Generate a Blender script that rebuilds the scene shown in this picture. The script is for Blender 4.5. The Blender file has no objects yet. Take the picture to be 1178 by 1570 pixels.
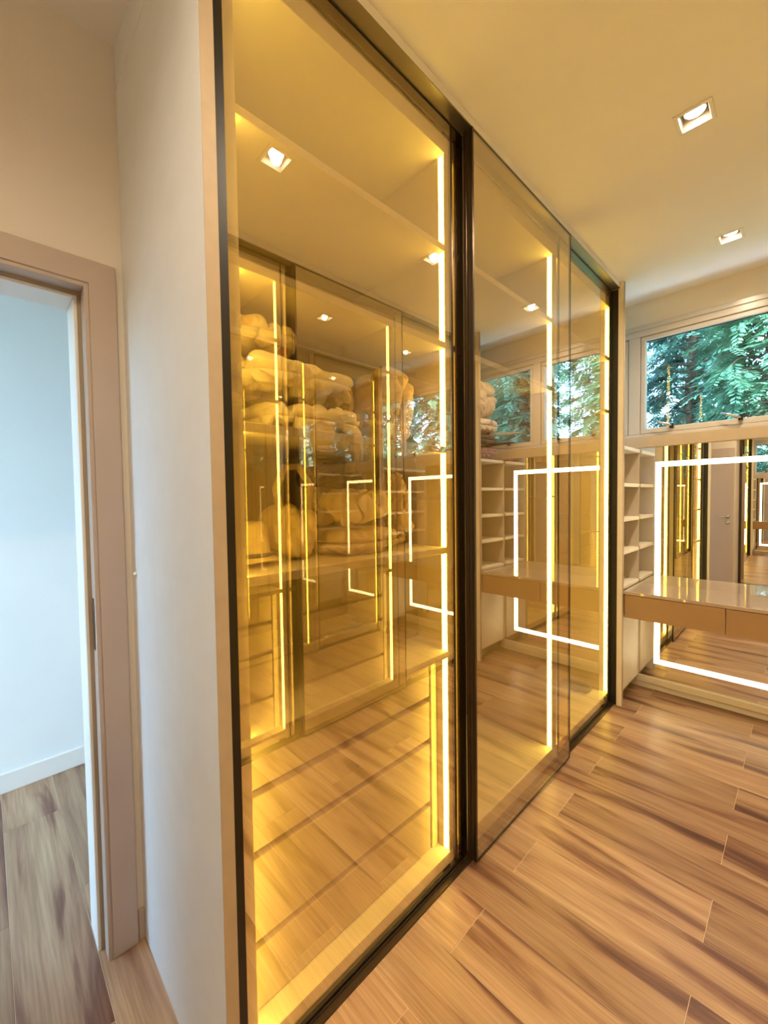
import bpy, bmesh, math, random
from mathutils import Vector, Matrix, noise

# ------------------------------------------------------------------ camera, world, sun, exposure
scene = bpy.context.scene
COL = scene.collection
W_PX, H_PX = 1178, 1570
F_PX = 632.223
CAM = Vector((0.8752, 0.0, 1.43))
yaw, pitch, roll = math.radians(45.7353), math.radians(-1.9634), math.radians(-0.7806)
fw = Vector((-math.sin(yaw)*math.cos(pitch), math.cos(yaw)*math.cos(pitch), math.sin(pitch)))
rt = Vector((math.cos(yaw), math.sin(yaw), 0))
up = rt.cross(fw)
rt2 = rt*math.cos(roll) + up*math.sin(roll)
up2 = -rt*math.sin(roll) + up*math.cos(roll)
cd = bpy.data.cameras.new('camera')
cd.sensor_fit = 'HORIZONTAL'; cd.sensor_width = 36.0; cd.lens = 36.0*F_PX/W_PX
cd.clip_start = 0.01; cd.clip_end = 200
cam = bpy.data.objects.new('camera', cd); COL.objects.link(cam)
m = Matrix((rt2, up2, -fw)).transposed().to_4x4(); m.translation = CAM
cam.matrix_world = m
scene.camera = cam

vs = scene.view_settings
vs.view_transform = 'Standard'; vs.look = 'None'; vs.gamma = 1.0; vs.use_curve_mapping = False
vs.exposure = 1.45
cy = scene.cycles
cy.max_bounces = 24; cy.glossy_bounces = 18; cy.diffuse_bounces = 5; cy.transmission_bounces = 8
cy.transparent_max_bounces = 48
cy.caustics_reflective = True; cy.blur_glossy = 1.0; cy.caustics_refractive = False
cy.sample_clamp_indirect = 3.0
cy.use_denoising = True

world = bpy.data.worlds.new('world'); scene.world = world; world.use_nodes = True
wn = world.node_tree.nodes; wl = world.node_tree.links
for n in list(wn): wn.remove(n)
wo = wn.new('ShaderNodeOutputWorld'); bg = wn.new('ShaderNodeBackground'); sky = wn.new('ShaderNodeTexSky')
sky.sky_type = 'NISHITA'; sky.sun_disc = False; sky.sun_elevation = math.radians(48); sky.sun_rotation = math.radians(150)
sky.air_density = 1.0; sky.dust_density = 1.5; sky.ozone_density = 1.0
tint = wn.new('ShaderNodeMix'); tint.data_type = 'RGBA'; tint.blend_type = 'MULTIPLY'; tint.inputs[0].default_value = 1.0
tint.inputs[7].default_value = (0.74, 0.98, 1.12, 1)        # daylight as a camera balanced for warm lamps sees it
wl.new(sky.outputs[0], tint.inputs[6]); wl.new(tint.outputs[2], bg.inputs[0]); bg.inputs[1].default_value = 1.0
wl.new(bg.outputs[0], wo.inputs[0])

sd = bpy.data.lights.new('sun', 'SUN'); sd.energy = 10.0; sd.angle = math.radians(1.0); sd.color = (0.78, 0.95, 1.05)
sun = bpy.data.objects.new('sun', sd); COL.objects.link(sun)
sun.rotation_euler = Vector((-0.90, 0.15, -0.90)).to_track_quat('-Z', 'Y').to_euler()
sun.location = (6, -6, 12)

# ------------------------------------------------------------------ dimensions (metres)
H = 2.82            # ceiling
YM = 3.48           # far wall with window and mirror
AW = 1.10           # aisle: glass of one wardrobe to glass of the other
XL = -0.63          # face of the left wall
XR = AW + 0.63
YB = -1.30          # back wall
LED_W = 11.0         # wardrobe strips
LED_M = 3.0         # mirror strips
DOWN = 19.0

# ------------------------------------------------------------------ materials
def mat_new(name):
    mt = bpy.data.materials.new(name); mt.use_nodes = True
    nt = mt.node_tree
    for n in list(nt.nodes): nt.nodes.remove(n)
    out = nt.nodes.new('ShaderNodeOutputMaterial')
    return mt, nt, out
def N(nt, t, **kw):
    n = nt.nodes.new(t)
    for k, v in kw.items():
        if k.startswith('i_'): n.inputs[k[2:].replace('_', ' ')].default_value = v
        else: setattr(n, k, v)
    return n
def paint(name, col, rough=0.6, var=0.04, scale=6.0, bump=0.0, coat=0.0, metallic=0.0, spec=0.5):
    mt, nt, out = mat_new(name)
    p = N(nt, 'ShaderNodeBsdfPrincipled'); p.inputs['Roughness'].default_value = rough
    p.inputs['Metallic'].default_value = metallic; p.inputs['Specular IOR Level'].default_value = spec
    p.inputs['Coat Weight'].default_value = coat; p.inputs['Coat Roughness'].default_value = 0.02
    tc = N(nt, 'ShaderNodeTexCoord'); nz = N(nt, 'ShaderNodeTexNoise')
    nz.inputs['Scale'].default_value = scale; nz.inputs['Detail'].default_value = 4
    nt.links.new(tc.outputs['Object'], nz.inputs['Vector'])
    r = N(nt, 'ShaderNodeValToRGB')
    a = tuple(max(0, c*(1-var)) for c in col)+(1,); b = tuple(min(1, c*(1+var)) for c in col)+(1,)
    r.color_ramp.elements[0].color = a; r.color_ramp.elements[1].color = b
    r.color_ramp.elements[0].position = 0.3; r.color_ramp.elements[1].position = 0.7
    nt.links.new(nz.outputs['Fac'], r.inputs[0]); nt.links.new(r.outputs[0], p.inputs['Base Color'])
    if bump:
        bp = N(nt, 'ShaderNodeBump'); bp.inputs['Strength'].default_value = bump; bp.inputs['Distance'].default_value = 0.002
        n2 = N(nt, 'ShaderNodeTexNoise'); n2.inputs['Scale'].default_value = 160
        nt.links.new(tc.outputs['Object'], n2.inputs['Vector'])
        nt.links.new(n2.outputs['Fac'], bp.inputs['Height']); nt.links.new(bp.outputs[0], p.inputs['Normal'])
    nt.links.new(p.outputs[0], out.inputs[0])
    return mt
def emit(name, col, strength):
    mt, nt, out = mat_new(name)
    e = N(nt, 'ShaderNodeEmission'); e.inputs[0].default_value = tuple(col)+(1,); e.inputs[1].default_value = strength
    nt.links.new(e.outputs[0], out.inputs[0]); return mt
def glassmix(name, tint, refl_col, fac, fresnel=0.0):
    mt, nt, out = mat_new(name)
    t = N(nt, 'ShaderNodeBsdfTransparent'); t.inputs[0].default_value = tuple(tint)+(1,)
    g = N(nt, 'ShaderNodeBsdfGlossy'); g.inputs[0].default_value = tuple(refl_col)+(1,); g.inputs['Roughness'].default_value = 0.0
    mx = N(nt, 'ShaderNodeMixShader')
    if fresnel:
        f = N(nt, 'ShaderNodeFresnel'); f.inputs[0].default_value = fresnel
        nt.links.new(f.outputs[0], mx.inputs[0])
    else: mx.inputs[0].default_value = fac
    nt.links.new(t.outputs[0], mx.inputs[1]); nt.links.new(g.outputs[0], mx.inputs[2])
    nt.links.new(mx.outputs[0], out.inputs[0]); return mt
def wood_floor():
    mt, nt, out = mat_new('wood_plank')
    p = N(nt, 'ShaderNodeBsdfPrincipled'); L = nt.links.new
    tc = N(nt, 'ShaderNodeTexCoord'); oi = N(nt, 'ShaderNodeObjectInfo')
    mul = N(nt, 'ShaderNodeMath', operation='MULTIPLY'); mul.inputs[1].default_value = 37.0
    L(oi.outputs['Random'], mul.inputs[0])
    cx = N(nt, 'ShaderNodeCombineXYZ'); L(mul.outputs[0], cx.inputs[0]); L(mul.outputs[0], cx.inputs[1]); L(mul.outputs[0], cx.inputs[2])
    add = N(nt, 'ShaderNodeVectorMath', operation='ADD'); L(tc.outputs['Object'], add.inputs[0]); L(cx.outputs[0], add.inputs[1])
    # broad long streaks
    mp = N(nt, 'ShaderNodeMapping'); mp.inputs['Scale'].default_value = (0.75, 6.5, 1.0); L(add.outputs[0], mp.inputs[0])
    n1 = N(nt, 'ShaderNodeTexNoise'); n1.inputs['Scale'].default_value = 1.6; n1.inputs['Detail'].default_value = 5; n1.inputs['Distortion'].default_value = 0.9
    L(mp.outputs[0], n1.inputs['Vector'])
    mp2 = N(nt, 'ShaderNodeMapping'); mp2.inputs['Scale'].default_value = (2.2, 70.0, 1.0); L(add.outputs[0], mp2.inputs[0])
    n2 = N(nt, 'ShaderNodeTexNoise'); n2.inputs['Scale'].default_value = 2.0; n2.inputs['Detail'].default_value = 6; n2.inputs['Distortion'].default_value = 0.3
    L(mp2.outputs[0], n2.inputs['Vector'])
    r1 = N(nt, 'ShaderNodeValToRGB'); cr = r1.color_ramp
    cr.elements[0].position = 0.30; cr.elements[0].color = (0.105, 0.046, 0.034, 1)
    cr.elements[1].position = 0.70; cr.elements[1].color = (0.49, 0.355, 0.230, 1)
    e = cr.elements.new(0.40); e.color = (0.215, 0.108, 0.068, 1)
    e = cr.elements.new(0.48); e.color = (0.37, 0.240, 0.148, 1)
    L(n1.outputs['Fac'], r1.inputs[0])
    r2 = N(nt, 'ShaderNodeValToRGB'); r2.color_ramp.elements[0].position = 0.35; r2.color_ramp.elements[1].position = 0.65
    r2.color_ramp.elements[0].color = (0.80, 0.76, 0.73, 1); r2.color_ramp.elements[1].color = (1.08, 1.06, 1.04, 1)
    L(n2.outputs['Fac'], r2.inputs[0])
    mx = N(nt, 'ShaderNodeMix', data_type='RGBA', blend_type='MULTIPLY'); mx.inputs[0].default_value = 1.0
    L(r1.outputs[0], mx.inputs[6]); L(r2.outputs[0], mx.inputs[7])
    # tone differs from plank to plank
    r3 = N(nt, 'ShaderNodeValToRGB'); r3.color_ramp.elements[0].color = (0.84, 0.78, 0.74, 1); r3.color_ramp.elements[1].color = (1.15, 1.12, 1.10, 1)
    L(oi.outputs['Random'], r3.inputs[0])
    mx2 = N(nt, 'ShaderNodeMix', data_type='RGBA', blend_type='MULTIPLY'); mx2.inputs[0].default_value = 1.0
    L(mx.outputs[2], mx2.inputs[6]); L(r3.outputs[0], mx2.inputs[7])
    L(mx2.outputs[2], p.inputs['Base Color'])
    p.inputs['Roughness'].default_value = 0.34; p.inputs['Specular IOR Level'].default_value = 0.5
    bp = N(nt, 'ShaderNodeBump'); bp.inputs['Strength'].default_value = 0.12; bp.inputs['Distance'].default_value = 0.001
    L(n2.outputs['Fac'], bp.inputs['Height']); L(bp.outputs[0], p.inputs['Normal'])
    L(p.outputs[0], out.inputs[0]); return mt
def leafmat(name, c1, c2):
    mt, nt, out = mat_new(name); L = nt.links.new
    p = N(nt, 'ShaderNodeBsdfPrincipled'); p.inputs['Roughness'].default_value = 0.4
    tc = N(nt, 'ShaderNodeTexCoord'); nz = N(nt, 'ShaderNodeTexNoise'); nz.inputs['Scale'].default_value = 2.2; nz.inputs['Detail'].default_value = 5
    L(tc.outputs['Object'], nz.inputs['Vector'])
    r = N(nt, 'ShaderNodeValToRGB'); r.color_ramp.elements[0].position = 0.32; r.color_ramp.elements[1].position = 0.68
    r.color_ramp.elements[0].color = tuple(c1)+(1,); r.color_ramp.elements[1].color = tuple(c2)+(1,)
    L(nz.outputs['Fac'], r.inputs[0]); L(r.outputs[0], p.inputs['Base Color'])
    tr = N(nt, 'ShaderNodeBsdfTranslucent'); L(r.outputs[0], tr.inputs[0])
    mx = N(nt, 'ShaderNodeMixShader'); mx.inputs[0].default_value = 0.3
    L(p.outputs[0], mx.inputs[1]); L(tr.outputs[0], mx.inputs[2]); L(mx.outputs[0], out.inputs[0]); return mt
def fabric(name, col, weave=260.0, print_cols=None, pscale=14.0):
    mt, nt, out = mat_new(name); L = nt.links.new
    p = N(nt, 'ShaderNodeBsdfPrincipled'); p.inputs['Roughness'].default_value = 0.9; p.inputs['Sheen Weight'].default_value = 0.2
    tc = N(nt, 'ShaderNodeTexCoord')
    nz = N(nt, 'ShaderNodeTexNoise'); nz.inputs['Scale'].default_value = 9; nz.inputs['Detail'].default_value = 4
    L(tc.outputs['Object'], nz.inputs['Vector'])
    r = N(nt, 'ShaderNodeValToRGB'); r.color_ramp.elements[0].color = tuple(c*0.88 for c in col)+(1,); r.color_ramp.elements[1].color = tuple(min(1, c*1.08) for c in col)+(1,)
    L(nz.outputs['Fac'], r.inputs[0]); src = r.outputs[0]
    if print_cols:
        vo = N(nt, 'ShaderNodeTexVoronoi'); vo.inputs['Scale'].default_value = pscale; L(tc.outputs['Object'], vo.inputs['Vector'])
        rr = N(nt, 'ShaderNodeValToRGB'); rr.color_ramp.interpolation = 'CONSTANT'
        rr.color_ramp.elements[0].color = (1, 1, 1, 1); rr.color_ramp.elements[1].position = 0.34; rr.color_ramp.elements[1].color = (0, 0, 0, 1)
        L(vo.outputs['Distance'], rr.inputs[0])
        rc = N(nt, 'ShaderNodeValToRGB'); rc.color_ramp.interpolation = 'CONSTANT'
        rc.color_ramp.elements[0].color = tuple(print_cols[0])+(1,); rc.color_ramp.elements[1].position = 0.5; rc.color_ramp.elements[1].color = tuple(print_cols[1])+(1,)
        L(vo.outputs['Color'], rc.inputs[0])
        mx = N(nt, 'ShaderNodeMix', data_type='RGBA'); L(rr.outputs[0], mx.inputs[0]); L(src, mx.inputs[6]); L(rc.outputs[0], mx.inputs[7]); src = mx.outputs[2]
    L(src, p.inputs['Base Color'])
    w = N(nt, 'ShaderNodeTexNoise'); w.inputs['Scale'].default_value = weave; L(tc.outputs['Object'], w.inputs['Vector'])
    bp = N(nt, 'ShaderNodeBump'); bp.inputs['Strength'].default_value = 0.25; bp.inputs['Distance'].default_value = 0.002
    L(w.outputs['Fac'], bp.inputs['Height']); L(bp.outputs[0], p.inputs['Normal']); L(p.outputs[0], out.inputs[0]); return mt

M = {}
M['wall'] = paint('wall_paint', (0.80, 0.74, 0.65), 0.8, 0.02, 3, 0.15)
M['ceiling'] = paint('ceiling_paint', (0.88, 0.86, 0.83), 0.85, 0.015, 3, 0.1)
M['hall'] = paint('hall_paint', (0.84, 0.88, 0.90), 0.75, 0.015, 3, 0.1)
M['white'] = paint('white_lacquer', (0.84, 0.83, 0.80), 0.4, 0.015, 5)
M['casing'] = paint('casing_lacquer', (0.50, 0.405, 0.335), 0.45, 0.02, 4)
M['panel'] = paint('panel_laminate', (0.76, 0.79, 0.81), 0.5, 0.02, 12)
M['cream'] = paint('cream_laminate', (0.80, 0.74, 0.63), 0.5, 0.03, 10)
M['beige'] = paint('beige_laminate', (0.56, 0.48, 0.38), 0.5, 0.03, 10)
M['olive'] = paint('olive_brown_board', (0.34, 0.27, 0.16), 0.5, 0.05, 10)
M['tan_edge'] = paint('tan_edge_band', (0.46, 0.36, 0.25), 0.5, 0.05, 20)
M['taupe'] = paint('taupe_board', (0.34, 0.27, 0.19), 0.6, 0.05, 10)
M['black'] = paint('black_profile', (0.010, 0.008, 0.007), 0.4, 0.1, 10)
M['bronze'] = paint('bronze_profile', (0.085, 0.055, 0.032), 0.32, 0.08, 10, metallic=0.7)
M['alu'] = paint('aluminium_track', (0.35, 0.32, 0.28), 0.35, 0.05, 10, metallic=0.9)
M['chrome'] = paint('satin_chrome', (0.72, 0.70, 0.67), 0.22, 0.02, 10, metallic=1.0)
M['brown'] = paint('brown_lacquer', (0.36, 0.225, 0.125), 0.3, 0.03, 4)
M['desktop'] = paint('brown_glass_top', (0.42, 0.33, 0.27), 0.35, 0.02, 4, coat=1.0)
M['pvc'] = paint('window_lacquer', (0.60, 0.57, 0.55), 0.25, 0.02, 6)
M['sill'] = paint('sill_board', (0.50, 0.41, 0.30), 0.4, 0.05, 8)
M['wood'] = wood_floor()
M['grout'] = paint('joint_filler', (0.72, 0.58, 0.44), 0.8, 0.05, 20)
M['led'] = emit('warm_led', (1.0, 0.71, 0.115), LED_W)
M['led_mirror'] = emit('white_led', (1.0, 0.84, 0.50), LED_M)
M['lamp'] = emit('downlight_lamp', (1.0, 0.90, 0.72), 12.0)
M['glass'] = glassmix('bronze_reflective_glass', (0.96, 0.85, 0.58), (1.0, 0.94, 0.82), 0.53)
M['glass_back'] = glassmix('glass_inner_face', (1, 1, 1), (1, 1, 1), 0.0)
M['pane'] = glassmix('window_pane', (0.97, 1.0, 0.99), (1, 1, 1), 0, fresnel=1.5)
M['mirror'] = glassmix('mirror_silver', (0, 0, 0), (0.90, 0.88, 0.84), 1.0)
M['bark'] = paint('bark', (0.12, 0.085, 0.06), 0.9, 0.3, 8, 0.6)
M['grass'] = paint('garden_ground', (0.10, 0.16, 0.06), 0.95, 0.3, 2)
M['leaf_a'] = leafmat('leaf_bluegreen', (0.025, 0.11, 0.08), (0.16, 0.42, 0.32))
M['leaf_b'] = leafmat('leaf_green', (0.03, 0.11, 0.06), (0.21, 0.44, 0.25))
M['leaf_c'] = leafmat('leaf_dark', (0.018, 0.06, 0.045), (0.10, 0.26, 0.19))
M['duvet'] = fabric('cream_quilt', (0.78, 0.68, 0.52))
M['duvet2'] = fabric('beige_quilt', (0.70, 0.56, 0.40))
M['floral'] = fabric('floral_cloth', (0.74, 0.64, 0.50), 220, ((0.55, 0.16, 0.10), (0.60, 0.42, 0.26)), 16)
M['pillow'] = fabric('tan_pillow', (0.68, 0.52, 0.36))
M['darkcloth'] = fabric('dark_cloth', (0.055, 0.050, 0.048))
M['tan'] = fabric('tan_cloth', (0.52, 0.38, 0.22))
M['pink_print'] = fabric('dark_print_cloth', (0.32, 0.20, 0.19), 220, ((0.03, 0.03, 0.05), (0.48, 0.22, 0.25)), 34)
M['grey'] = fabric('grey_cloth', (0.22, 0.22, 0.20))
M['straw'] = fabric('straw_cloth', (0.74, 0.58, 0.32), 90)

# ------------------------------------------------------------------ helpers
WPOS = {}
def wpos(o): return WPOS.get(o.name, Vector((0, 0, 0))) if o else Vector((0, 0, 0))
def link(name, me, loc, mats=(), parent=None, smooth=False):
    o = bpy.data.objects.new(name, me); COL.objects.link(o)
    if mats and not me.materials:
        for mt in mats: me.materials.append(mt)
    loc = Vector(loc)
    if parent: o.parent = parent
    o.location = loc - wpos(parent)
    WPOS[o.name] = loc
    if smooth: me.polygons.foreach_set('use_smooth', [True]*len(me.polygons))
    return o
def thing(name, label, cat, loc, group=None):
    o = bpy.data.objects.new(name, None); COL.objects.link(o); o.empty_display_size = 0.1
    o.location = loc; WPOS[o.name] = Vector(loc); o['label'] = label; o['category'] = cat
    if group: o['group'] = group
    return o
def tag(o, label, cat, group=None):
    o['label'] = label; o['category'] = cat
    if group: o['group'] = group
    return o
def struct(o, label=None):
    o['kind'] = 'structure'
    if label: o['label'] = label
    return o
def bm_box(bm, x, y, z, mi=0):
    x0, x1 = sorted(x); y0, y1 = sorted(y); z0, z1 = sorted(z)
    v = [bm.verts.new(p) for p in ((x0,y0,z0),(x1,y0,z0),(x1,y1,z0),(x0,y1,z0),(x0,y0,z1),(x1,y0,z1),(x1,y1,z1),(x0,y1,z1))]
    fs = []
    for q in ((0,3,2,1),(4,5,6,7),(0,1,5,4),(1,2,6,5),(2,3,7,6),(3,0,4,7)):   # bottom, top, -y, +x, +y, -x
        f = bm.faces.new([v[i] for i in q]); f.material_index = mi; fs.append(f)
    return fs
def finish(bm, name, center, bevel=0.0, seg=1):
    bmesh.ops.translate(bm, verts=bm.verts, vec=-Vector(center))
    if bevel:
        bmesh.ops.bevel(bm, geom=list(bm.edges), offset=bevel, segments=seg, affect='EDGES', profile=0.6)
    me = bpy.data.meshes.new(name); bm.to_mesh(me); bm.free(); return me
def boxes(name, rng, mat, parent=None, bevel=0.0015):
    """one mesh from a list of (x,y,z) ranges; each box is bevelled"""
    bm = bmesh.new()
    for x, y, z in rng: bm_box(bm, x, y, z)
    xs = [c for r in rng for c in r[0]]; ys = [c for r in rng for c in r[1]]; zs = [c for r in rng for c in r[2]]
    c = Vector(((min(xs)+max(xs))/2, (min(ys)+max(ys))/2, (min(zs)+max(zs))/2))
    return link(name, finish(bm, name, c, bevel), c, (mat,), parent)
def box(name, x, y, z, mat, parent=None, bevel=0.0015): return boxes(name, [(x, y, z)], mat, parent, bevel)
def tube_bm(bm, pts, r, sides=8, cap=True):
    pts = [Vector(p) for p in pts]; rings = []
    prev = None
    for i, p in enumerate(pts):
        t = (pts[min(i+1, len(pts)-1)] - pts[max(i-1, 0)]).normalized()
        a = t.orthogonal().normalized() if prev is None else (prev - t*prev.dot(t)).normalized()
        prev = a; b = t.cross(a); rr = r[i] if isinstance(r, (list, tuple)) else r
        rings.append([bm.verts.new(p + (a*math.cos(2*math.pi*k/sides) + b*math.sin(2*math.pi*k/sides))*rr) for k in range(sides)])
    for i in range(len(rings)-1):
        for k in range(sides):
            bm.faces.new((rings[i][k], rings[i][(k+1)%sides], rings[i+1][(k+1)%sides], rings[i+1][k]))
    if cap:
        bm.faces.new(rings[0][::-1]); bm.faces.new(rings[-1])
def tube(name, pts, r, mat, parent=None, sides=8):
    bm = bmesh.new(); tube_bm(bm, pts, r, sides)
    c = sum((Vector(p) for p in pts), Vector())/len(pts)
    return link(name, finish(bm, name, c), c, (mat,), parent, True)

# ------------------------------------------------------------------ structure: floor and planks
PW, PL = 0.1975, 1.10
fl = boxes('floor', [((-2.1, 2.05), (-1.95, 3.75), (-0.06, -0.0010))], M['grout'], None, 0)
struct(fl, 'floor of wood-look planks laid across the room')
rnd = random.Random(4)
bm = bmesh.new(); g = 0.0007
bm_box(bm, (-PL/2+g, PL/2-g), (-PW/2+g, PW/2-g), (-0.006, 0.0))
plank_me = finish(bm, 'plank', Vector((0, 0, 0)), 0.0005)
plank_me.materials.append(M['wood'])
k0 = -15
for k in range(k0, 13):
    y = 1.006 + (k+0.5)*PW
    if y > YM+0.05 or y < -1.9: continue
    xoff = 0.115 if k % 2 == 0 else 0.665
    n = math.floor((-2.0 - xoff)/PL)
    x = xoff + n*PL
    while x < 1.95:
        xc = x + PL/2
        hall = xc - PL/2 < XL and y < 1.3
        if (xc + PL/2 > -0.25 and xc - PL/2 < AW+0.2) or hall or y < 0.45:
            link('plank', plank_me, (xc, y, 0), (), fl)
        x += PL

# ------------------------------------------------------------------ ceiling with openings for the downlights
DLX, DLY, DLH = 0.565, (-0.98, -0.11, 0.91, 1.935, 2.955), 0.047  # the unseen pair behind the camera is added to brighten door wall and panel
bm = bmesh.new()
xs = [-2.1, DLX-DLH, DLX+DLH, 2.05]
ys = [-1.95] + [v for c in DLY for v in (c-DLH, c+DLH)] + [3.75]
for i in range(3):
    for j in range(len(ys)-1):
        if i == 1 and j % 2 == 1: continue
        bm_box(bm, (xs[i], xs[i+1]), (ys[j], ys[j+1]), (H, H+0.12))
bm_box(bm, (-2.1, 2.05), (-1.95, 3.75), (H+0.12, H+0.2))
c = Vector((0, 1, H+0.1))
struct(link('ceiling', finish(bm, 'ceiling', c), c, (M['ceiling'],)), 'plain ceiling painted off white')

# ------------------------------------------------------------------ walls
DY0, DY1, DZ = -0.555, 0.247, 2.075      # door opening
struct(boxes('wall_left', [((-0.78, XL), (YB-0.15, DY0), (0, H)), ((-0.78, XL), (DY1, YM+0.2), (0, H)), ((-0.78, XL), (DY0, DY1), (DZ, H))], M['wall'], None, 0), 'beige wall around the doorway')
struct(boxes('wall_right', [((XR, XR+0.15), (YB-0.15, YM+0.2), (0, H))], M['wall'], None, 0), 'beige wall behind the second wardrobe')
struct(boxes('wall_back', [((XL, XR), (YB-0.15, YB), (0, H))], M['wall'], None, 0), 'beige wall facing the window')
WZ0, WZ1 = 1.845, 2.615                  # window opening
WX0, WX1 = -0.60, 1.70
struct(boxes('wall_far', [((XL, XR), (YM, YM+0.2), (0, WZ0)), ((XL, XR), (YM, YM+0.2), (WZ1, H)), ((XL, WX0), (YM, YM+0.2), (WZ0, WZ1)), ((WX1, XR), (YM, YM+0.2), (WZ0, WZ1))], M['wall'], None, 0), 'beige wall with the high window strip')
# corridor behind the doorway
HX = -1.875
struct(boxes('wall_corridor', [((HX-0.15, HX), (-1.95, 1.45), (0, H))], M['hall'], None, 0), 'pale corridor wall seen through the doorway')
struct(boxes('wall_corridor_end', [((HX, -0.78), (1.30, 1.45), (0, H))], M['hall'], None, 0), 'pale end wall of the corridor')
struct(boxes('wall_corridor_window', [((HX, -1.80), (-1.80, -1.65), (0, H)), ((-0.85, -0.78), (-1.80, -1.65), (0, H)), ((-1.80, -0.85), (-1.80, -1.65), (2.72, H)), ((-0.78, XL), (-1.80, -1.45), (0, H))], M['hall'], None, 0), 'pale corridor wall with a tall window')
# thin lining of the corridor side of the left wall
struct(boxes('wall_corridor_side', [((-0.786, -0.78), (-1.65, DY0-0.06), (0, H)), ((-0.786, -0.78), (DY1+0.06, 1.30), (0, H)), ((-0.786, -0.78), (DY0-0.06, DY1+0.06), (DZ+0.06, H))], M['hall'], None, 0), 'pale corridor face of the doorway wall')
bb = boxes('baseboard_corridor', [((HX, HX+0.014), (-1.65, 1.30), (0, 0.098))], M['white'], None, 0.003); struct(bb, 'white baseboard along the corridor wall')
bb = boxes('baseboard_left', [((XL, XL+0.012), (0.319, 0.3365), (0, 0.10))], M['casing'], None, 0.002); struct(bb, 'short taupe baseboard between casing and wardrobe')
bb = boxes('baseboard_back', [((XL, 0.10), (YB, YB+0.014), (0, 0.10))], M['casing'], None, 0.002); struct(bb, 'taupe baseboard on the wall behind the open door')

# ---- doorway: casing, jamb, stop, seal, strike plate and the open leaf
def empty_struct(name, loc, label):
    o = bpy.data.objects.new(name, None); COL.objects.link(o); o.location = loc; WPOS[o.name] = Vector(loc)
    o['kind'] = 'structure'; o['label'] = label; return o
d1 = empty_struct('door_1', (XL, DY1, 0), 'taupe framed doorway to the corridor with its leaf swung open')
CO = 0.070
def u_board(name, x, mat, parent):
    bm = bmesh.new(); a, b, z0, z1 = DY0, DY1, DZ, DZ+CO
    pr = [(a-CO, 0), (a, 0), (a, z0), (b, z0), (b, 0), (b+CO, 0), (b+CO, z1), (a-CO, z1)]
    f0 = [bm.verts.new((x[0], y, z)) for y, z in pr]; f1 = [bm.verts.new((x[1], y, z)) for y, z in pr]
    bm.faces.new(f0[::-1]); bm.faces.new(f1)
    for k in range(8): bm.faces.new((f0[k], f0[(k+1)%8], f1[(k+1)%8], f1[k]))
    bmesh.ops.recalc_face_normals(bm, faces=bm.faces)
    c = Vector((sum(x)/2, (a+b)/2, 1.0)); return link(name, finish(bm, name, c, 0.002), c, (mat,), parent)
u_board('casing', (XL, XL+0.016), M['casing'], d1)
u_board('casing', (-0.802, -0.786), M['white'], d1)
# rebate the leaf closes into, then the stop
boxes('jamb', [((-0.672, XL+0.012), (DY1-0.012, DY1), (0, DZ)), ((-0.672, XL+0.012), (DY0, DY0+0.012), (0, DZ)), ((-0.672, XL+0.012), (DY0+0.012, DY1-0.012), (DZ-0.012, DZ))], M['casing'], d1, 0.001)
boxes('door_stop', [((-0.795, -0.676), (DY1-0.030, DY1), (0, DZ)), ((-0.795, -0.676), (DY0, DY0+0.030), (0, DZ)), ((-0.795, -0.676), (DY0+0.030, DY1-0.030), (DZ-0.030, DZ))], M['white'], d1, 0.0015)
boxes('door_seal', [((-0.677, -0.671), (DY1-0.022, DY1-0.010), (0, DZ-0.012)), ((-0.677, -0.671), (DY0+0.022, DY1-0.022), (DZ-0.022, DZ-0.012))], M['taupe'], d1, 0)
box('strike_plate', (-0.664, -0.638), (DY1-0.0135, DY1-0.012), (0.975, 1.135), M['bronze'], d1, 0.0005)
LY = -0.575
leaf = box('door_leaf', (XL+0.005, 0.168), (LY, LY+0.036), (0.008, 2.06), M['casing'], d1, 0.002)
bm = bmesh.new()
for sgn, yy in ((1, LY+0.036), (-1, LY)):
    tube_bm(bm, [(0.105, yy, 1.10), (0.105, yy+sgn*0.045, 1.10)], 0.009, 12)
    tube_bm(bm, [(0.112, yy+sgn*0.045, 1.10), (0.05, yy+sgn*0.047, 1.10), (-0.02, yy+sgn*0.045, 1.10)], 0.008, 12)
    tube_bm(bm, [(0.105, yy, 1.10), (0.105, yy+sgn*0.006, 1.10)], 0.025, 20)
    tube_bm(bm, [(0.105, yy, 1.02), (0.105, yy+sgn*0.006, 1.02)], 0.025, 20)
c = Vector((0.1, LY, 1.1)); link('door_handle', finish(bm, 'door_handle', c), c, (M['chrome'],), leaf, True)
for z in (0.25, 1.05, 1.85):
    tube('hinge', [(XL+0.004, LY+0.02, z-0.05), (XL+0.004, LY+0.02, z+0.05)], 0.007, M['chrome'], d1)

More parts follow.
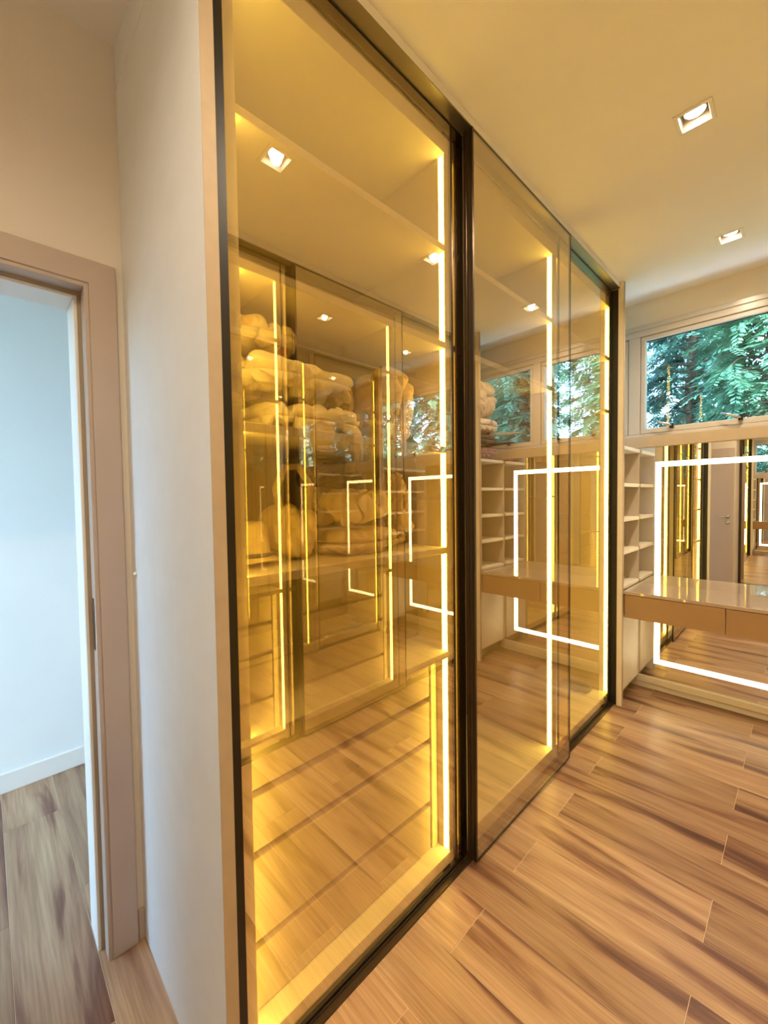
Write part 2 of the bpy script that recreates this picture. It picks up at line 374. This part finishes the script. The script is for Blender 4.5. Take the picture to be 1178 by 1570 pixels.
# ---- high window strip
w1 = empty_struct('window_1', (0.55, YM, WZ0), 'high strip window with pale frame in front of conifers')
yf0, yf1 = YM-0.012, YM+0.075
MULL = [(-0.062, 0.012), (0.735, 0.800)]
fr = [((WX0, WX1), (yf0, yf1), (WZ0, 1.868)), ((WX0, WX1), (yf0, yf1), (2.572, WZ1)), ((WX0, WX0+0.04), (yf0, yf1), (1.868, 2.572)), ((WX1-0.04, WX1), (yf0, yf1), (1.868, 2.572))]
fr += [((a, b), (yf0, yf1), (1.868, 2.572)) for a, b in MULL]
boxes('window_frame', fr, M['pvc'], w1, 0.003)
boxes('window_architrave', [((WX0-0.02, WX1+0.02), (YM-0.018, YM), (WZ1, WZ1+0.035))], M['pvc'], w1, 0.003)
for a, b in ((WX0+0.04, -0.062), (0.012, 0.735), (0.800, WX1-0.04)):
    sx0, sx1, sz0, sz1, t = a+0.003, b-0.003, 1.871, 2.569, 0.030
    sa = boxes('sash', [((sx0, sx1), (YM-0.004, YM+0.045), (sz0, sz0+0.036)), ((sx0, sx1), (YM-0.004, YM+0.045), (sz1-t, sz1)), ((sx0, sx0+t), (YM-0.004, YM+0.045), (sz0+0.036, sz1-t)), ((sx1-t, sx1), (YM-0.004, YM+0.045), (sz0+0.036, sz1-t))], M['pvc'], w1, 0.003)
    box('window_gasket', (sx0+t, sx1-t), (YM+0.018, YM+0.022), (sz1-t-0.006, sz1-t), M['black'], sa, 0)
    # a single sheet of glass
    bm = bmesh.new(); v = [bm.verts.new(p) for p in ((sx0+t, YM+0.025, sz0+0.036), (sx1-t, YM+0.025, sz0+0.036), (sx1-t, YM+0.025, sz1-t), (sx0+t, YM+0.025, sz1-t))]; bm.faces.new(v)
    c = Vector(((a+b)/2, YM+0.025, 2.2)); link('pane', finish(bm, 'pane', c), c, (M['pane'],), sa)
    L_ = sx1 - sx0
    for fx in (0.27, 0.78):
        hx = sx0 + L_*fx
        hb = box('window_latch', (hx-0.012, hx+0.012), (YM-0.030, YM-0.004), (1.892, 1.924), M['black'], sa, 0.003)
        tube('latch_lever', [(hx, YM-0.030, 1.908), (hx-0.01, YM-0.043, 1.913), (hx-0.055, YM-0.046, 1.932), (hx-0.095, YM-0.044, 1.948)], [0.008, 0.009, 0.008, 0.006], M['chrome'], hb)
struct(box('trim_1', (XL, XR), (YM-0.022, YM), (1.768, WZ0), M['sill'], None, 0.003), 'tan sill board under the window strip')
# corridor window
w2 = empty_struct('window_2', (-1.32, -1.72, 0), 'tall corridor window')
boxes('window_frame', [((-1.80, -1.75), (-1.75, -1.69), (0, 2.72)), ((-0.90, -0.85), (-1.75, -1.69), (0, 2.72)), ((-1.75, -0.90), (-1.75, -1.69), (0, 0.05)), ((-1.75, -0.90), (-1.75, -1.69), (2.67, 2.72))], M['white'], w2, 0.003)
bm = bmesh.new(); bm.faces.new([bm.verts.new(p) for p in ((-1.75, -1.72, 0.05), (-0.90, -1.72, 0.05), (-0.90, -1.72, 2.67), (-1.75, -1.72, 2.67))])
c = Vector((-1.32, -1.72, 1.2)); link('pane', finish(bm, 'pane', c), c, (M['pane'],), w2)

# ------------------------------------------------------------------ wardrobes
SH = {'hi': 2.342, 'lo': 1.990}
BAYS = [(0.450, 1.243), (1.290, 2.156), (2.200, 3.045)]
ZB, ZT = 0.070, 2.675
def wardrobe(s, label, drawers, extra):
    X = (lambda a: a) if s > 0 else (lambda a: AW - a)
    org = Vector((X(-0.33), 1.70, 0))
    t = thing('wardrobe', label, 'wardrobe', org)
    def B(name, x, y, z, mat, parent=t, bevel=0.0015): return box(name, (X(x[0]), X(x[1])), y, z, mat, parent, bevel)
    def BB(name, rng, mat, parent=t, bevel=0.0015): return boxes(name, [((X(a[0]), X(a[1])), b, c_) for a, b, c_ in rng], mat, parent, bevel)
    # near end panel with tan front edge, far end panel
    ep = B('end_panel', (XL+0.001, 0.026), (0.337, 0.365), (0, 2.69), M['panel'])
    B('edge_band', (0.026, 0.028), (0.337, 0.365), (0, 2.69), M['tan_edge'], ep, 0)
    if s > 0:
        tube('cover_cap', [(-0.575, 0.337, 1.205), (-0.575, 0.331, 1.205), (-0.575, 0.3285, 1.205)], [0.007, 0.0065, 0.004], M['white'], ep)
    B('top_filler', (XL+0.001, 0.026), (0.3375, 0.365), (2.695, H), M['panel'])
    ep2 = B('end_panel', (XL+0.001, 0.022), (3.045, 3.07), (0, H), M['cream'])
    B('edge_band', (0.022, 0.024), (3.045, 3.07), (0, H), M['tan_edge'], ep2, 0)
    B('side_panel', (-0.60, -0.06), (0.367, 0.450), (ZB, ZT), M['cream'])
    for a, b in ((1.243, 1.290), (2.156, 2.200)): B('partition', (-0.585, -0.06), (a, b), (ZB, ZT), M['beige'])
    B('base_panel', (-0.60, -0.06), (0.367, 3.043), (0.0, ZB), M['white'])
    B('top_panel', (-0.60, -0.06), (0.367, 3.043), (ZT, 2.74), M['cream'])
    B('back_panel', (-0.605, -0.587), (0.450, 3.043), (ZB, ZT), M['olive'])
    B('fascia', (-0.60, -0.002), (0.367, 3.043), (2.787, H), M['ceiling'])
    BB('top_track', [((-0.058, -0.050), (0.367, 3.043), (2.742, 2.787)), ((-0.050, -0.0), (0.367, 3.043), (2.782, 2.7868))], M['alu'])
    BB('floor_track', [((-0.094, -0.022), (0.367, 3.043), (0.0, 0.003)), ((-0.046, -0.042), (0.367, 3.043), (0.003, 0.009)), ((-0.026, -0.022), (0.367, 3.043), (0.003, 0.007)), ((-0.094, -0.090), (0.367, 3.043), (0.003, 0.007))], M['bronze'], t, 0)
    B('jamb_profile', (-0.050, -0.010), (3.0432, 3.0449), (0, 2.78), M['black'], t, 0)
    B('jamb_profile', (-0.050, 0.000), (0.3651, 0.3665), (0, 2.78), M['black'], t, 0)
    for bi, (a, b) in enumerate(BAYS):
        levels = [SH['hi'], SH['lo']] + [z for z in extra.get(bi, [])]
        if bi in drawers: levels.append(drawers[bi]-0.012)
        for z in levels:
            B('shelf', (-0.587, -0.066), (a, b), (z-0.012, z+0.012), M['beige'])
        cuts = [ZB] + sorted(levels) + [ZT]
        for side in (0, 1):
            yy = (a, a+0.0006) if side == 0 else (b-0.0006, b)
            for i in range(len(cuts)-1):
                z0 = cuts[i] + (0.012 if i else 0.002); z1 = cuts[i+1] - (0.012 if i < len(cuts)-2 else 0.002)
                B('led_strip', (-0.090, -0.067), yy, (z0, z1), M['led'], t, 0)
        if bi in drawers:
            top = drawers[bi]-0.024
            gz = [ZB] + [ZB + (top-ZB)*f for f in (0.255, 0.58, 0.80)] + [top]
            B('drawer_case', (-0.585, -0.152), (a+0.022, b-0.040), (ZB, top), M['taupe'])
            for yy in ((a, a+0.022), (b-0.037, b-0.004)): B('filler_strip', (-0.150, -0.118), yy, (ZB, top), M['cream'])
            for i in range(4):
                B('drawer', (-0.150, -0.121), (a+0.026, b-0.044), (gz[i]+(0.003 if i == 0 else 0.0), gz[i+1]-(0.022 if i < 3 else 0.004)), M['beige'], t, 0.002)
    # sliding doors: (y0, y1, x of front face, top, bottom)
    for di, (y0, y1, xf, zt, zb) in enumerate(((0.398, 1.338, -0.048, 2.781, 0.011), (1.3266, 2.234, 0.0, 2.780, 0.011), (2.205, 3.042, -0.048, 2.781, 0.011))):
        e = 0.005
        rng = [((xf-0.010, xf), (y0, y1), (zt-e, zt)), ((xf-0.010, xf), (y0, y1), (zb, zb+e))]
        sl, sr = (e, e)
        if di == 0: sl = 0.020
        if di == 2: sr = 0.016
        rng += [((xf-0.010, xf), (y0, y0+sl), (zb+e, zt-e)), ((xf-0.010, xf), (y1-sr, y1), (zb+e, zt-e))]
        d = BB('sliding_door', rng, M['black'], t, 0)
        bm = bmesh.new(); fs = bm_box(bm, (X(xf-0.007), X(xf-0.001)), (y0+sl, y1-sr), (zb+e, zt-e), 1)
        fs[3 if s > 0 else 5].material_index = 0
        c = Vector((X(xf-0.004), (y0+y1)/2, 1.4)); link('glass_pane', finish(bm, 'glass_pane', c), c, (M['glass'], M['glass_back']), d)
        if di == 0:
            BB('handle_profile', [((xf-0.040, xf-0.001), (1.296, 1.336), (zb, zt-0.004)), ((xf-0.040, xf+0.002), (1.262, 1.270), (zb, zt-0.004)), ((xf-0.040, xf-0.030), (1.270, 1.296), (zb, zt-0.004))], M['bronze'], d, 0.001)
        if di == 1:
            BB('handle_profile', [((xf-0.040, xf-0.026), (1.3275, 1.345), (zb, zt+0.004)), ((xf-0.022, xf+0.002), (1.3275, 1.337), (zb, zt+0.004)), ((xf-0.026, xf-0.022), (1.332, 1.345), (zb, zt))], M['bronze'], d, 0.001)
        for yy in (y0+0.10, y1-0.14):
            box('roller', (X(xf-0.012), X(xf-0.009)), (yy, yy+0.04), (zb-0.001, zb+0.016), M['black'], d, 0)
    return t
wardrobe(1, 'wall-length wardrobe with bronze glass sliding doors, its pale end panel beside the doorway', {0: 0.845}, {0: [1.605, 1.230]})
wardrobe(-1, 'matching glass-door wardrobe across the aisle, seen mirrored in the glass', {0: 0.905, 1: 0.905}, {2: [1.42]})

# ------------------------------------------------------------------ corner shelf units, cabinets, desk, mirror
def corner(s, lab_u, lab_c):
    X = (lambda a: a) if s > 0 else (lambda a: AW - a)
    u = thing('shelf_unit', lab_u, 'shelf unit', (X(-0.2), 3.27, 0.784), 'corner shelf units')
    def B(name, x, y, z, mat, parent, bevel=0.0015): return box(name, (X(x[0]), X(x[1])), y, z, mat, parent, bevel)
    y0, y1 = 3.0705, YM-0.001
    B('side_panel', (-0.34, 0.018), (y0, y0+0.018), (0.784, 1.733), M['beige'], u)
    B('side_panel', (-0.34, 0.010), (y1-0.018, y1), (0.784, 1.733), M['beige'], u)
    B('back_panel', (-0.352, -0.34), (y0, y1), (0.784, 1.733), M['beige'], u)
    B('top_panel', (XL+0.002, 0.020), (y0, YM-0.0235), (1.733, 1.757), M['white'], u)
    for z in (0.784, 1.022, 1.246, 1.484): B('shelf', (-0.34, 0.016), (y0+0.018, y1-0.018), (z, z+0.024), M['cream'], u)
    k = thing('cabinet', lab_c, 'cabinet', (X(-0.2), 3.27, 0), 'low cabinets beside the desk')
    B('body', (-0.60, 0.0), (y0, y1), (0.095, 0.783), M['cream'], k)
    B('plinth', (-0.60, -0.035), (y0, y1), (0, 0.095), M['taupe'], k)
    B('cabinet_door', (0.001, 0.019), (y0+0.001, y1-0.030), (0.098, 0.600), M['cream'], k, 0.002)
    B('filler_strip', (0.001, 0.017), (y1-0.027, y1), (0.098, 0.600), M['cream'], k)
corner(1, 'cream open cubby shelves with a bare top, between wardrobe end and lit mirror', 'cream low cabinet below the cubbies with the bare top')
corner(-1, 'cream open cubby shelves with bedding piled on top, beside the lit mirror', 'cream low cabinet below the cubbies that carry piled bedding')

dk = thing('desk', 'wall-hung brown desk with glossy glass top in front of lit mirror', 'desk', (AW/2, 3.27, 0.60))
DF = 3.072
box('desktop', (0.021, AW-0.021), (DF, YM-0.008), (0.760, 0.782), M['desktop'], dk, 0.002)
box('desk_body', (0.024, AW-0.024), (DF+0.022, YM-0.008), (0.606, 0.758), M['brown'], dk, 0.001)
for a, b in ((0.030, 0.5545), (0.5575, AW-0.030)):
    box('drawer', (a, b), (DF+0.003, DF+0.021), (0.604, 0.757), M['brown'], dk, 0.0015)

mr = thing('wall_mirror', 'large wall mirror with a glowing rectangular light line, under the window', 'mirror', (AW/2, YM, 0.045))
MX0, MX1, MZ0, MZ1 = 0.002, AW-0.002, 0.090, 1.767
bm = bmesh.new(); fs = bm_box(bm, (MX0, MX1), (YM-0.006, YM-0.0005), (MZ0, MZ1))
c = Vector((AW/2, YM-0.003, 0.9)); link('mirror_glass', finish(bm, 'mirror_glass', c), c, (M['mirror'],), mr)
lx0, lx1, lz0, lz1, lw = 0.113, AW-0.113, 0.197, 1.660, 0.035
yl = (YM-0.0075, YM-0.006)
for x, z in (((lx0, lx1), (lz0, lz0+lw)), ((lx0, lx1), (lz1-lw, lz1)), ((lx0, lx0+lw), (lz0+lw, lz1-lw)), ((lx1-lw, lx1), (lz0+lw, lz1-lw))):
    box('led_strip', x, yl, z, M['led_mirror'], mr, 0)
box('bottom_trim', (MX0, MX1), (YM-0.020, YM-0.0005), (0.045, MZ0), M['cream'], mr, 0.002)

bmr = thing('dressing_mirror', 'dark-framed tall mirror on the wall facing the window', 'mirror', (0.70, YB, 0.05))
bm = bmesh.new(); bm_box(bm, (0.19, 1.07), (YB+0.001, YB+0.020), (0.06, 2.30))
c = Vector((0.63, YB+0.01, 1.2)); link('mirror_glass', finish(bm, 'mirror_glass', c), c, (M['mirror'],), bmr)
boxes('mirror_frame', [((0.16, 0.19), (YB+0.001, YB+0.032), (0.03, 2.33)), ((1.07, 1.10), (YB+0.001, YB+0.032), (0.03, 2.33)), ((0.19, 1.07), (YB+0.001, YB+0.032), (0.03, 0.06)), ((0.19, 1.07), (YB+0.001, YB+0.032), (2.30, 2.33))], M['bronze'], bmr, 0.002)

# ------------------------------------------------------------------ downlights
for i, y in enumerate(DLY):
    t = thing('downlight', ('added square recessed downlight, out of view in front of the dark-framed dressing mirror', 'added square recessed downlight, out of view level with the doorway', 'square recessed downlight in the ceiling beside the nearest glass door', 'square recessed downlight in the ceiling above the middle glass door', 'square recessed downlight in the ceiling next to the window wall')[i], 'downlight', (DLX, y, H), 'recessed ceiling downlights')
    o_, i_ = 0.058, 0.044
    bm = bmesh.new()
    for x, yy in (((-o_, o_), (-o_, -i_)), ((-o_, o_), (i_, o_)), ((-o_, -i_), (-i_, i_)), ((i_, o_), (-i_, i_))):
        bm_box(bm, (DLX+x[0], DLX+x[1]), (y+yy[0], y+yy[1]), (H-0.004, H))
    c = Vector((DLX, y, H)); link('trim_ring', finish(bm, 'trim_ring', c, 0.001), c, (M['white'],), t)
    bm = bmesh.new(); q = 0.0465
    for x, yy in (((-q, q), (-q, -i_)), ((-q, q), (i_, q)), ((-q, -i_), (-i_, i_)), ((i_, q), (-i_, i_))):
        bm_box(bm, (DLX+x[0], DLX+x[1]), (y+yy[0], y+yy[1]), (H+0.001, H+0.085))
    bm_box(bm, (DLX-q, DLX+q), (y-q, y+q), (H+0.085, H+0.095))
    link('housing', finish(bm, 'housing', c), c, (M['beige'],), t)
    bm = bmesh.new(); tube_bm(bm, [(DLX, y, H+0.022), (DLX, y, H+0.035), (DLX, y, H+0.085)], [0.034, 0.032, 0.015], 24)
    lb = link('lamp_body', finish(bm, 'lamp_body', c), c, (M['white'],), t, False)
    bm = bmesh.new(); tube_bm(bm, [(DLX, y, H+0.0195), (DLX, y, H+0.0215)], 0.029, 24)
    link('lamp_face', finish(bm, 'lamp_face', c), c, (M['lamp'],), lb)
    ld = bpy.data.lights.new('downlight_beam', 'SPOT'); ld.energy = DOWN; ld.spot_size = math.radians(160); ld.spot_blend = 1.0
    ld.shadow_soft_size = 0.022; ld.color = (1.0, 0.80, 0.55)
    lo = bpy.data.objects.new('downlight_beam', ld); COL.objects.link(lo); lo.parent = t; lo.location = (0, 0, 0.004)

# ------------------------------------------------------------------ soft goods
TOP = {}
def soft(name, ctr, size, mat, label, cat, seed=0, power=4.0, wr=0.012, freq=7.0, layers=0, groove=0.016, rot=0.0, tilt=0.0, cuts=34, group=None, ridge=True, parent=None):
    bm = bmesh.new(); bmesh.ops.create_cube(bm, size=2.0)
    bmesh.ops.subdivide_edges(bm, edges=list(bm.edges), cuts=cuts, use_grid_fill=True)
    hx, hy, hz = (v/2 for v in size); off = Vector((seed*3.17, seed*1.91, seed*5.3))
    for v in bm.verts:
        p = v.co.copy()
        n = (abs(p.x)**power + abs(p.y)**power + abs(p.z)**power)**(1/power)
        p = p/n
        q = Vector((p.x*hx, p.y*hy, p.z*hz)); nd = Vector((p.x/hx, p.y/hy, p.z/hz)).normalized()
        wp = Vector((noise.noise(q*freq*0.6+off), noise.noise(q*freq*0.6+off*1.7), noise.noise(q*freq*0.6+off*2.3)))*0.5
        w = 0.6*noise.fractal(q*freq*0.7+off, 1.0, 2.0, 3)
        if ridge:
            c1 = 1-min(1, abs(noise.noise(q*freq+wp+off))*3.2); c2 = 1-min(1, abs(noise.noise(q*freq*2.1+wp*1.6+off*0.3))*3.0)
            w -= 1.1*c1**2 + 0.55*c2**2 - 0.35
        d = wr*w
        if layers:
            ph = (p.z*0.5+0.5)*layers + 0.18*noise.noise(q*4+off)
            fr_ = abs((ph % 1.0)-0.0); fr_ = min(fr_, 1-fr_)
            side = max(0, 1-abs(nd.z))**0.5
            d -= groove*math.exp(-(fr_/0.12)**2)*side
        q += nd*d
        q.z = max(q.z, -hz)
        v.co = q
    R = Matrix.Rotation(rot, 4, 'Z') @ Matrix.Rotation(tilt, 4, 'Y')
    bmesh.ops.transform(bm, matrix=R, verts=bm.verts)
    zmin = min(v.co.z for v in bm.verts)
    bmesh.ops.translate(bm, verts=bm.verts, vec=(0, 0, -zmin))
    me = bpy.data.meshes.new(name); bm.to_mesh(me); bm.free()
    o = link(name, me, ctr, (mat,), parent, True)
    if not parent: tag(o, label, cat, group)
    TOP[name+str(seed)] = ctr[2] + max(v.co.z for v in me.vertices)
    return o
S1, S2 = 1.605+0.0125, 1.230+0.0125
# bedding on the middle shelf of the first bay (ctr z is where the thing rests)
d_a = soft('folded_duvet', (-0.33, 0.735, S1), (0.42, 0.36, 0.090), M['duvet'], 'cream folded duvet at the bottom of the bedding stack behind glass', 'duvet', 1, 5, 0.030, 8, 2, 0.026)
d_b = soft('folded_duvet', (-0.34, 0.695, TOP['folded_duvet1']+0.001), (0.44, 0.41, 0.100), M['duvet'], 'cream rolled duvet lying on another folded duvet behind glass', 'duvet', 2, 4, 0.034, 8, 2, 0.034)
d_c = soft('folded_blanket', (-0.34, 0.588, TOP['folded_duvet2']+0.001), (0.36, 0.23, 0.070), M['floral'], 'floral folded blanket on top of the bedding stack behind glass', 'blanket', 3, 4, 0.026, 9, 2)
d_d = soft('pillow', (-0.275, 1.125, S1), (0.22, 0.17, 0.295), M['pillow'], 'tan pillow standing upright at the end of the bedding shelf', 'pillow', 4, 3, 0.022, 7, 0, tilt=0.15)
d_e = soft('folded_blanket', (-0.40, 0.962, S1), (0.26, 0.05, 0.24), M['duvet2'], 'beige folded blanket standing between duvets and pillow', 'blanket', 6, 4, 0.012, 8, 0)
# clothes on the shelf below
c_a = soft('folded_trousers', (-0.30, 0.945, S2), (0.34, 0.30, 0.085), M['tan'], 'tan folded trousers at the bottom of the clothes heap behind glass', 'trousers', 7, 4, 0.014, 9, 2)
c_b = soft('crumpled_jacket', (-0.31, 0.950, TOP['folded_trousers7']+0.001), (0.28, 0.26, 0.12), M['duvet2'], 'beige crumpled jacket thrown on folded trousers behind glass', 'jacket', 8, 2.6, 0.045, 9, 0, rot=0.4)
c_c = soft('scarf', (-0.30, 1.180, S2), (0.20, 0.075, 0.29), M['pillow'], 'tan scarf looped upright against the lit partition behind glass', 'scarf', 9, 2.5, 0.035, 11, 0)
c_d = soft('dark_garment', (-0.33, 0.900, TOP['crumpled_jacket8']+0.001), (0.22, 0.18, 0.075), M['darkcloth'], 'dark crumpled garment on top of the clothes heap behind glass', 'garment', 10, 2.5, 0.03, 11, 0)
bg_ = thing('shoulder_bag', 'tan slouchy bag with a long strap beside the clothes heap', 'bag', (-0.30, 0.705, S2))
soft('bag_body', (-0.30, 0.705, S2), (0.24, 0.13, 0.17), M['straw'], '', '', 11, 3, 0.018, 8, 0, parent=bg_)
tube('strap', [(-0.26, 0.66, S2+0.15), (-0.25, 0.64, S2+0.22), (-0.25, 0.67, S2+0.285), (-0.25, 0.72, S2+0.29), (-0.25, 0.765, S2+0.23), (-0.26, 0.755, S2+0.14)], 0.012, M['tan'], bg_)
# brimmed hat: crown and brim
ht = thing('hat', 'straw-coloured brimmed hat at the left end of the clothes shelf', 'hat', (-0.27, 0.555, S2))
bm = bmesh.new()
prof = [(0.098, 0.004), (0.100, 0.010), (0.066, 0.020), (0.062, 0.06), (0.058, 0.105), (0.040, 0.120), (0.012, 0.112)]
rings = []
for r_, z_ in prof:
    rings.append([bm.verts.new((r_*1.12*math.cos(2*math.pi*k/32), r_*0.95*math.sin(2*math.pi*k/32), z_ + (0.008*math.cos(4*math.pi*k/32) if r_ > 0.09 else 0.0) + 0.004)) for k in range(32)])
for a, b in zip(rings, rings[1:]):
    for k in range(32): bm.faces.new((a[k], a[(k+1)%32], b[(k+1)%32], b[k]))
bm.faces.new(rings[-1]); bm.faces.new(rings[0][::-1])
c = Vector((-0.27, 0.555, S2)); me = finish(bm, 'crown', Vector()); link('crown', me, c, (M['straw'],), ht, True)
bm = bmesh.new()
tube_bm(bm, [(0.070*1.12*math.cos(t_), 0.070*0.95*math.sin(t_), 0.030) for t_ in [2*math.pi*k/24 for k in range(25)]], 0.006, 8)
link('hat_band', finish(bm, 'hat_band', Vector()), c, (M['darkcloth'],), ht, True)
# flat pouch on the floor of the last bay
soft('pouch', (-0.25, 2.955, ZB+0.001), (0.20, 0.13, 0.034), M['grey'], 'grey flat pouch lying on the floor of the wardrobe bay by the desk', 'pouch', 12, 4, 0.005, 10, 0)
# bedding and clothes piled on the opposite cubby unit
ZT2 = 1.757 + 0.001
px = AW + 0.14
soft('folded_clothes', (px, 3.262, ZT2), (0.30, 0.34, 0.115), M['pink_print'], 'dark printed folded clothes at the bottom of the pile by the window', 'clothes', 13, 4, 0.012, 9, 3)
soft('folded_trousers', (px, 3.262, TOP['folded_clothes13']+0.015), (0.30, 0.33, 0.085), M['darkcloth'], 'black folded trousers in the pile by the window', 'trousers', 14, 4, 0.014, 9, 2)
soft('folded_quilt', (px+0.01, 3.265, TOP['folded_trousers14']+0.015), (0.31, 0.33, 0.13), M['floral'], 'floral folded quilt in the pile by the window, under a duvet', 'quilt', 15, 4, 0.014, 8, 2)
soft('folded_duvet', (px+0.01, 3.265, TOP['folded_quilt15']+0.001), (0.30, 0.31, 0.34), M['duvet2'], 'beige bulky duvet topping the pile by the window', 'duvet', 16, 3, 0.030, 5, 0)
def hanger(ctr, rz, label, mat, tilt):
    t = thing('clothes_hanger', label, 'hanger', ctr)
    Rm = Matrix.Rotation(rz, 4, 'Z') @ Matrix.Rotation(tilt, 4, 'X')
    def P(x, z): return Vector(ctr) + (Rm @ Vector((x, 0, z)))
    tube('hanger_body', [P(0, 0.0), P(0.10, -0.035), P(0.205, -0.085), P(0.215, -0.100), P(0.20, -0.108), P(0, -0.108), P(-0.20, -0.108), P(-0.215, -0.100), P(-0.205, -0.085), P(-0.10, -0.035), P(0, 0)], 0.006, mat, t)
    tube('hanger_hook', [P(0, 0), P(0, 0.03)] + [P(0.022*math.cos(a)-0.0, 0.055+0.022*math.sin(a)) for a in [math.radians(d_) for d_ in range(-90, 150, 20)]], 0.0028, M['chrome'], t)
hanger((AW-0.01, 3.19, TOP['folded_clothes13']+0.0075), 0.25, 'black clothes hanger poking out of the pile by the window', M['black'], 1.5708)
hanger((AW-0.02, 3.30, TOP['folded_trousers14']+0.0075), -0.15, 'pale wooden clothes hanger poking out of the pile by the window', M['sill'], 1.5708)
# small white box in the lowest cubby
bxs = thing('small_box', 'small white box in the lowest cubby above the desk', 'box', (-0.20, 3.20, 0.809))
box('box_body', (-0.245, -0.165), (3.165, 3.235), (0.809, 0.862), M['white'], bxs, 0.004)
box('box_lid', (-0.247, -0.163), (3.163, 3.237), (0.8625, 0.874), M['white'], bxs, 0.003)

# ------------------------------------------------------------------ garden
gr = struct(boxes('ground', [((-14, 16), (3.75, 22), (-0.5, -0.3))], M['grass'], None, 0), 'garden ground beyond the window')
M['bounce'] = paint('pale_bounce', (0.62, 0.62, 0.60), 0.8, 0.08, 3, 0.2)  # pale surface for the added slab that throws daylight upwards
struct(boxes('bounce_slab', [((-6, 9), (3.70, 5.10), (-0.3, -0.18))], M['bounce'], None, 0.01), 'unseen pale slab added under the window to bounce sunlight inside')  # out of view, added to bounce sunlight onto the ceiling by the window
def tree(x, y, h, rad, leaf, label, seed, fronds=1900):
    r = random.Random(seed)
    t = thing('conifer', label, 'tree', (x, y, -0.3), 'conifers beyond the window')
    bend = [Vector((x + 0.06*math.sin(i*0.9+seed), y + 0.05*math.cos(i*0.7+seed), -0.3 + h*i/7)) for i in range(8)]
    tube('trunk', bend, [0.10*(1-i/8.5)+0.01 for i in range(8)], M['bark'], t, 8)
    bmb = bmesh.new(); verts, faces = [], []
    nb = fronds//10
    for k in range(nb):
        f = 0.10 + 0.88*(k+0.5)/nb; z = -0.3 + h*f
        ang = k*2.39996 + r.uniform(-.3, .3); ln = rad*(1.05-0.55*f)*r.uniform(0.7, 1.05)
        dr = Vector((math.cos(ang), math.sin(ang), 0)); base = Vector((x, y, z))
        pts = [base + dr*ln*q + Vector((0, 0, 0.16*ln*math.sin(q*2.2) - 0.40*ln*q*q)) for q in (0, .33, .66, 1.0)]
        tube_bm(bmb, pts, [0.018, 0.013, 0.008, 0.003], 5)
        for j in range(10):
            q = r.uniform(0.3, 1.0); seg = min(2, int(q*3)); fq = q*3-seg
            p0 = pts[seg].lerp(pts[seg+1], fq)
            side = dr.cross(Vector((0, 0, 1))) * r.choice((-1, 1))
            d = (dr*r.uniform(0.1, 1.0) + side*r.uniform(0.2, 1.0) + Vector((0, 0, r.uniform(-0.75, 0.15)))).normalized()
            fl_ = r.uniform(0.20, 0.38)
            nrm = d.cross(Vector((0, 0, 1))).normalized(); un = nrm.cross(d)
            for i in range(8):
                a = (i+0.6)/8; pc = p0 + d*fl_*a + Vector((0, 0, -0.25*fl_*a*a))
                ll = 0.13*(1-0.7*a)*r.uniform(0.8, 1.2)+0.014
                for sg in (-1, 1):
                    ld_ = (d*0.75 + nrm*sg*0.8 + Vector((0, 0, -0.25)) + un*r.uniform(-.25, .25)).normalized()
                    wv = ld_.cross(un).normalized()*0.017
                    b0 = len(verts)
                    verts += [pc-wv*0.3, pc+ld_*ll*0.5+wv, pc+ld_*ll, pc+ld_*ll*0.5-wv]
                    faces.append((b0, b0+1, b0+2, b0+3))
    c = Vector((x, y, 1)); link('branches', finish(bmb, 'branches', c), c, (M['bark'],), t, True)
    me = bpy.data.meshes.new('foliage'); me.from_pydata([v-c for v in verts], [], faces); me.update()
    fo = link('foliage', me, c, (leaf,), t); fo['kind'] = 'stuff'
front = [('leaf_c', 'dark conifer at the near end of the garden hedge'), ('leaf_a', 'blue-green conifer seen past the wardrobe end'), ('leaf_a', 'blue-green conifer filling the middle window pane'),
         ('leaf_b', 'fresh green conifer mirrored in the glass doors'), ('leaf_a', 'blue-green conifer mirrored beside the fresh green one'), ('leaf_c', 'dark conifer mirrored beyond the blue-green one'), ('leaf_b', 'light green conifer near the far end of the garden hedge'), ('leaf_a', 'blue-green conifer at the far end of the garden hedge')]
for i, (lf, lab) in enumerate(front): tree(-4.7+1.75*i, 6.1+0.25*math.sin(i*2.1), 6.2, 0.78, M[lf], lab, 20+i)
back = [('leaf_b', 'tall green conifer behind the near end of the hedge'), ('leaf_c', 'tall dark conifer behind the hedge, left of the window axis'), ('leaf_b', 'tall fresh green conifer behind the hedge on the window axis'), ('leaf_c', 'tall dark conifer behind the mirrored hedge'), ('leaf_b', 'tall green conifer behind the far end of the hedge')]
for i, (lf, lab) in enumerate(back): tree(-3.1+2.5*i, 9.1+0.3*math.cos(i*1.7), 8.2, 1.15, M[lf], lab, 40+i, 2200)
far = [('leaf_c', 'broad dark conifer in the last row behind the near trees'), ('leaf_a', 'broad blue-green conifer in the last row near the window axis'), ('leaf_c', 'broad dark conifer in the last row on the window axis'), ('leaf_b', 'broad green conifer in the last row behind the mirrored trees'), ('leaf_c', 'broad dark conifer in the last row at the far end')]
for i, (lf, lab) in enumerate(far): tree(-4.4+3.3*i, 12.6+0.3*math.cos(i*2.3), 9.5, 1.55, M[lf], lab, 60+i, 2800)
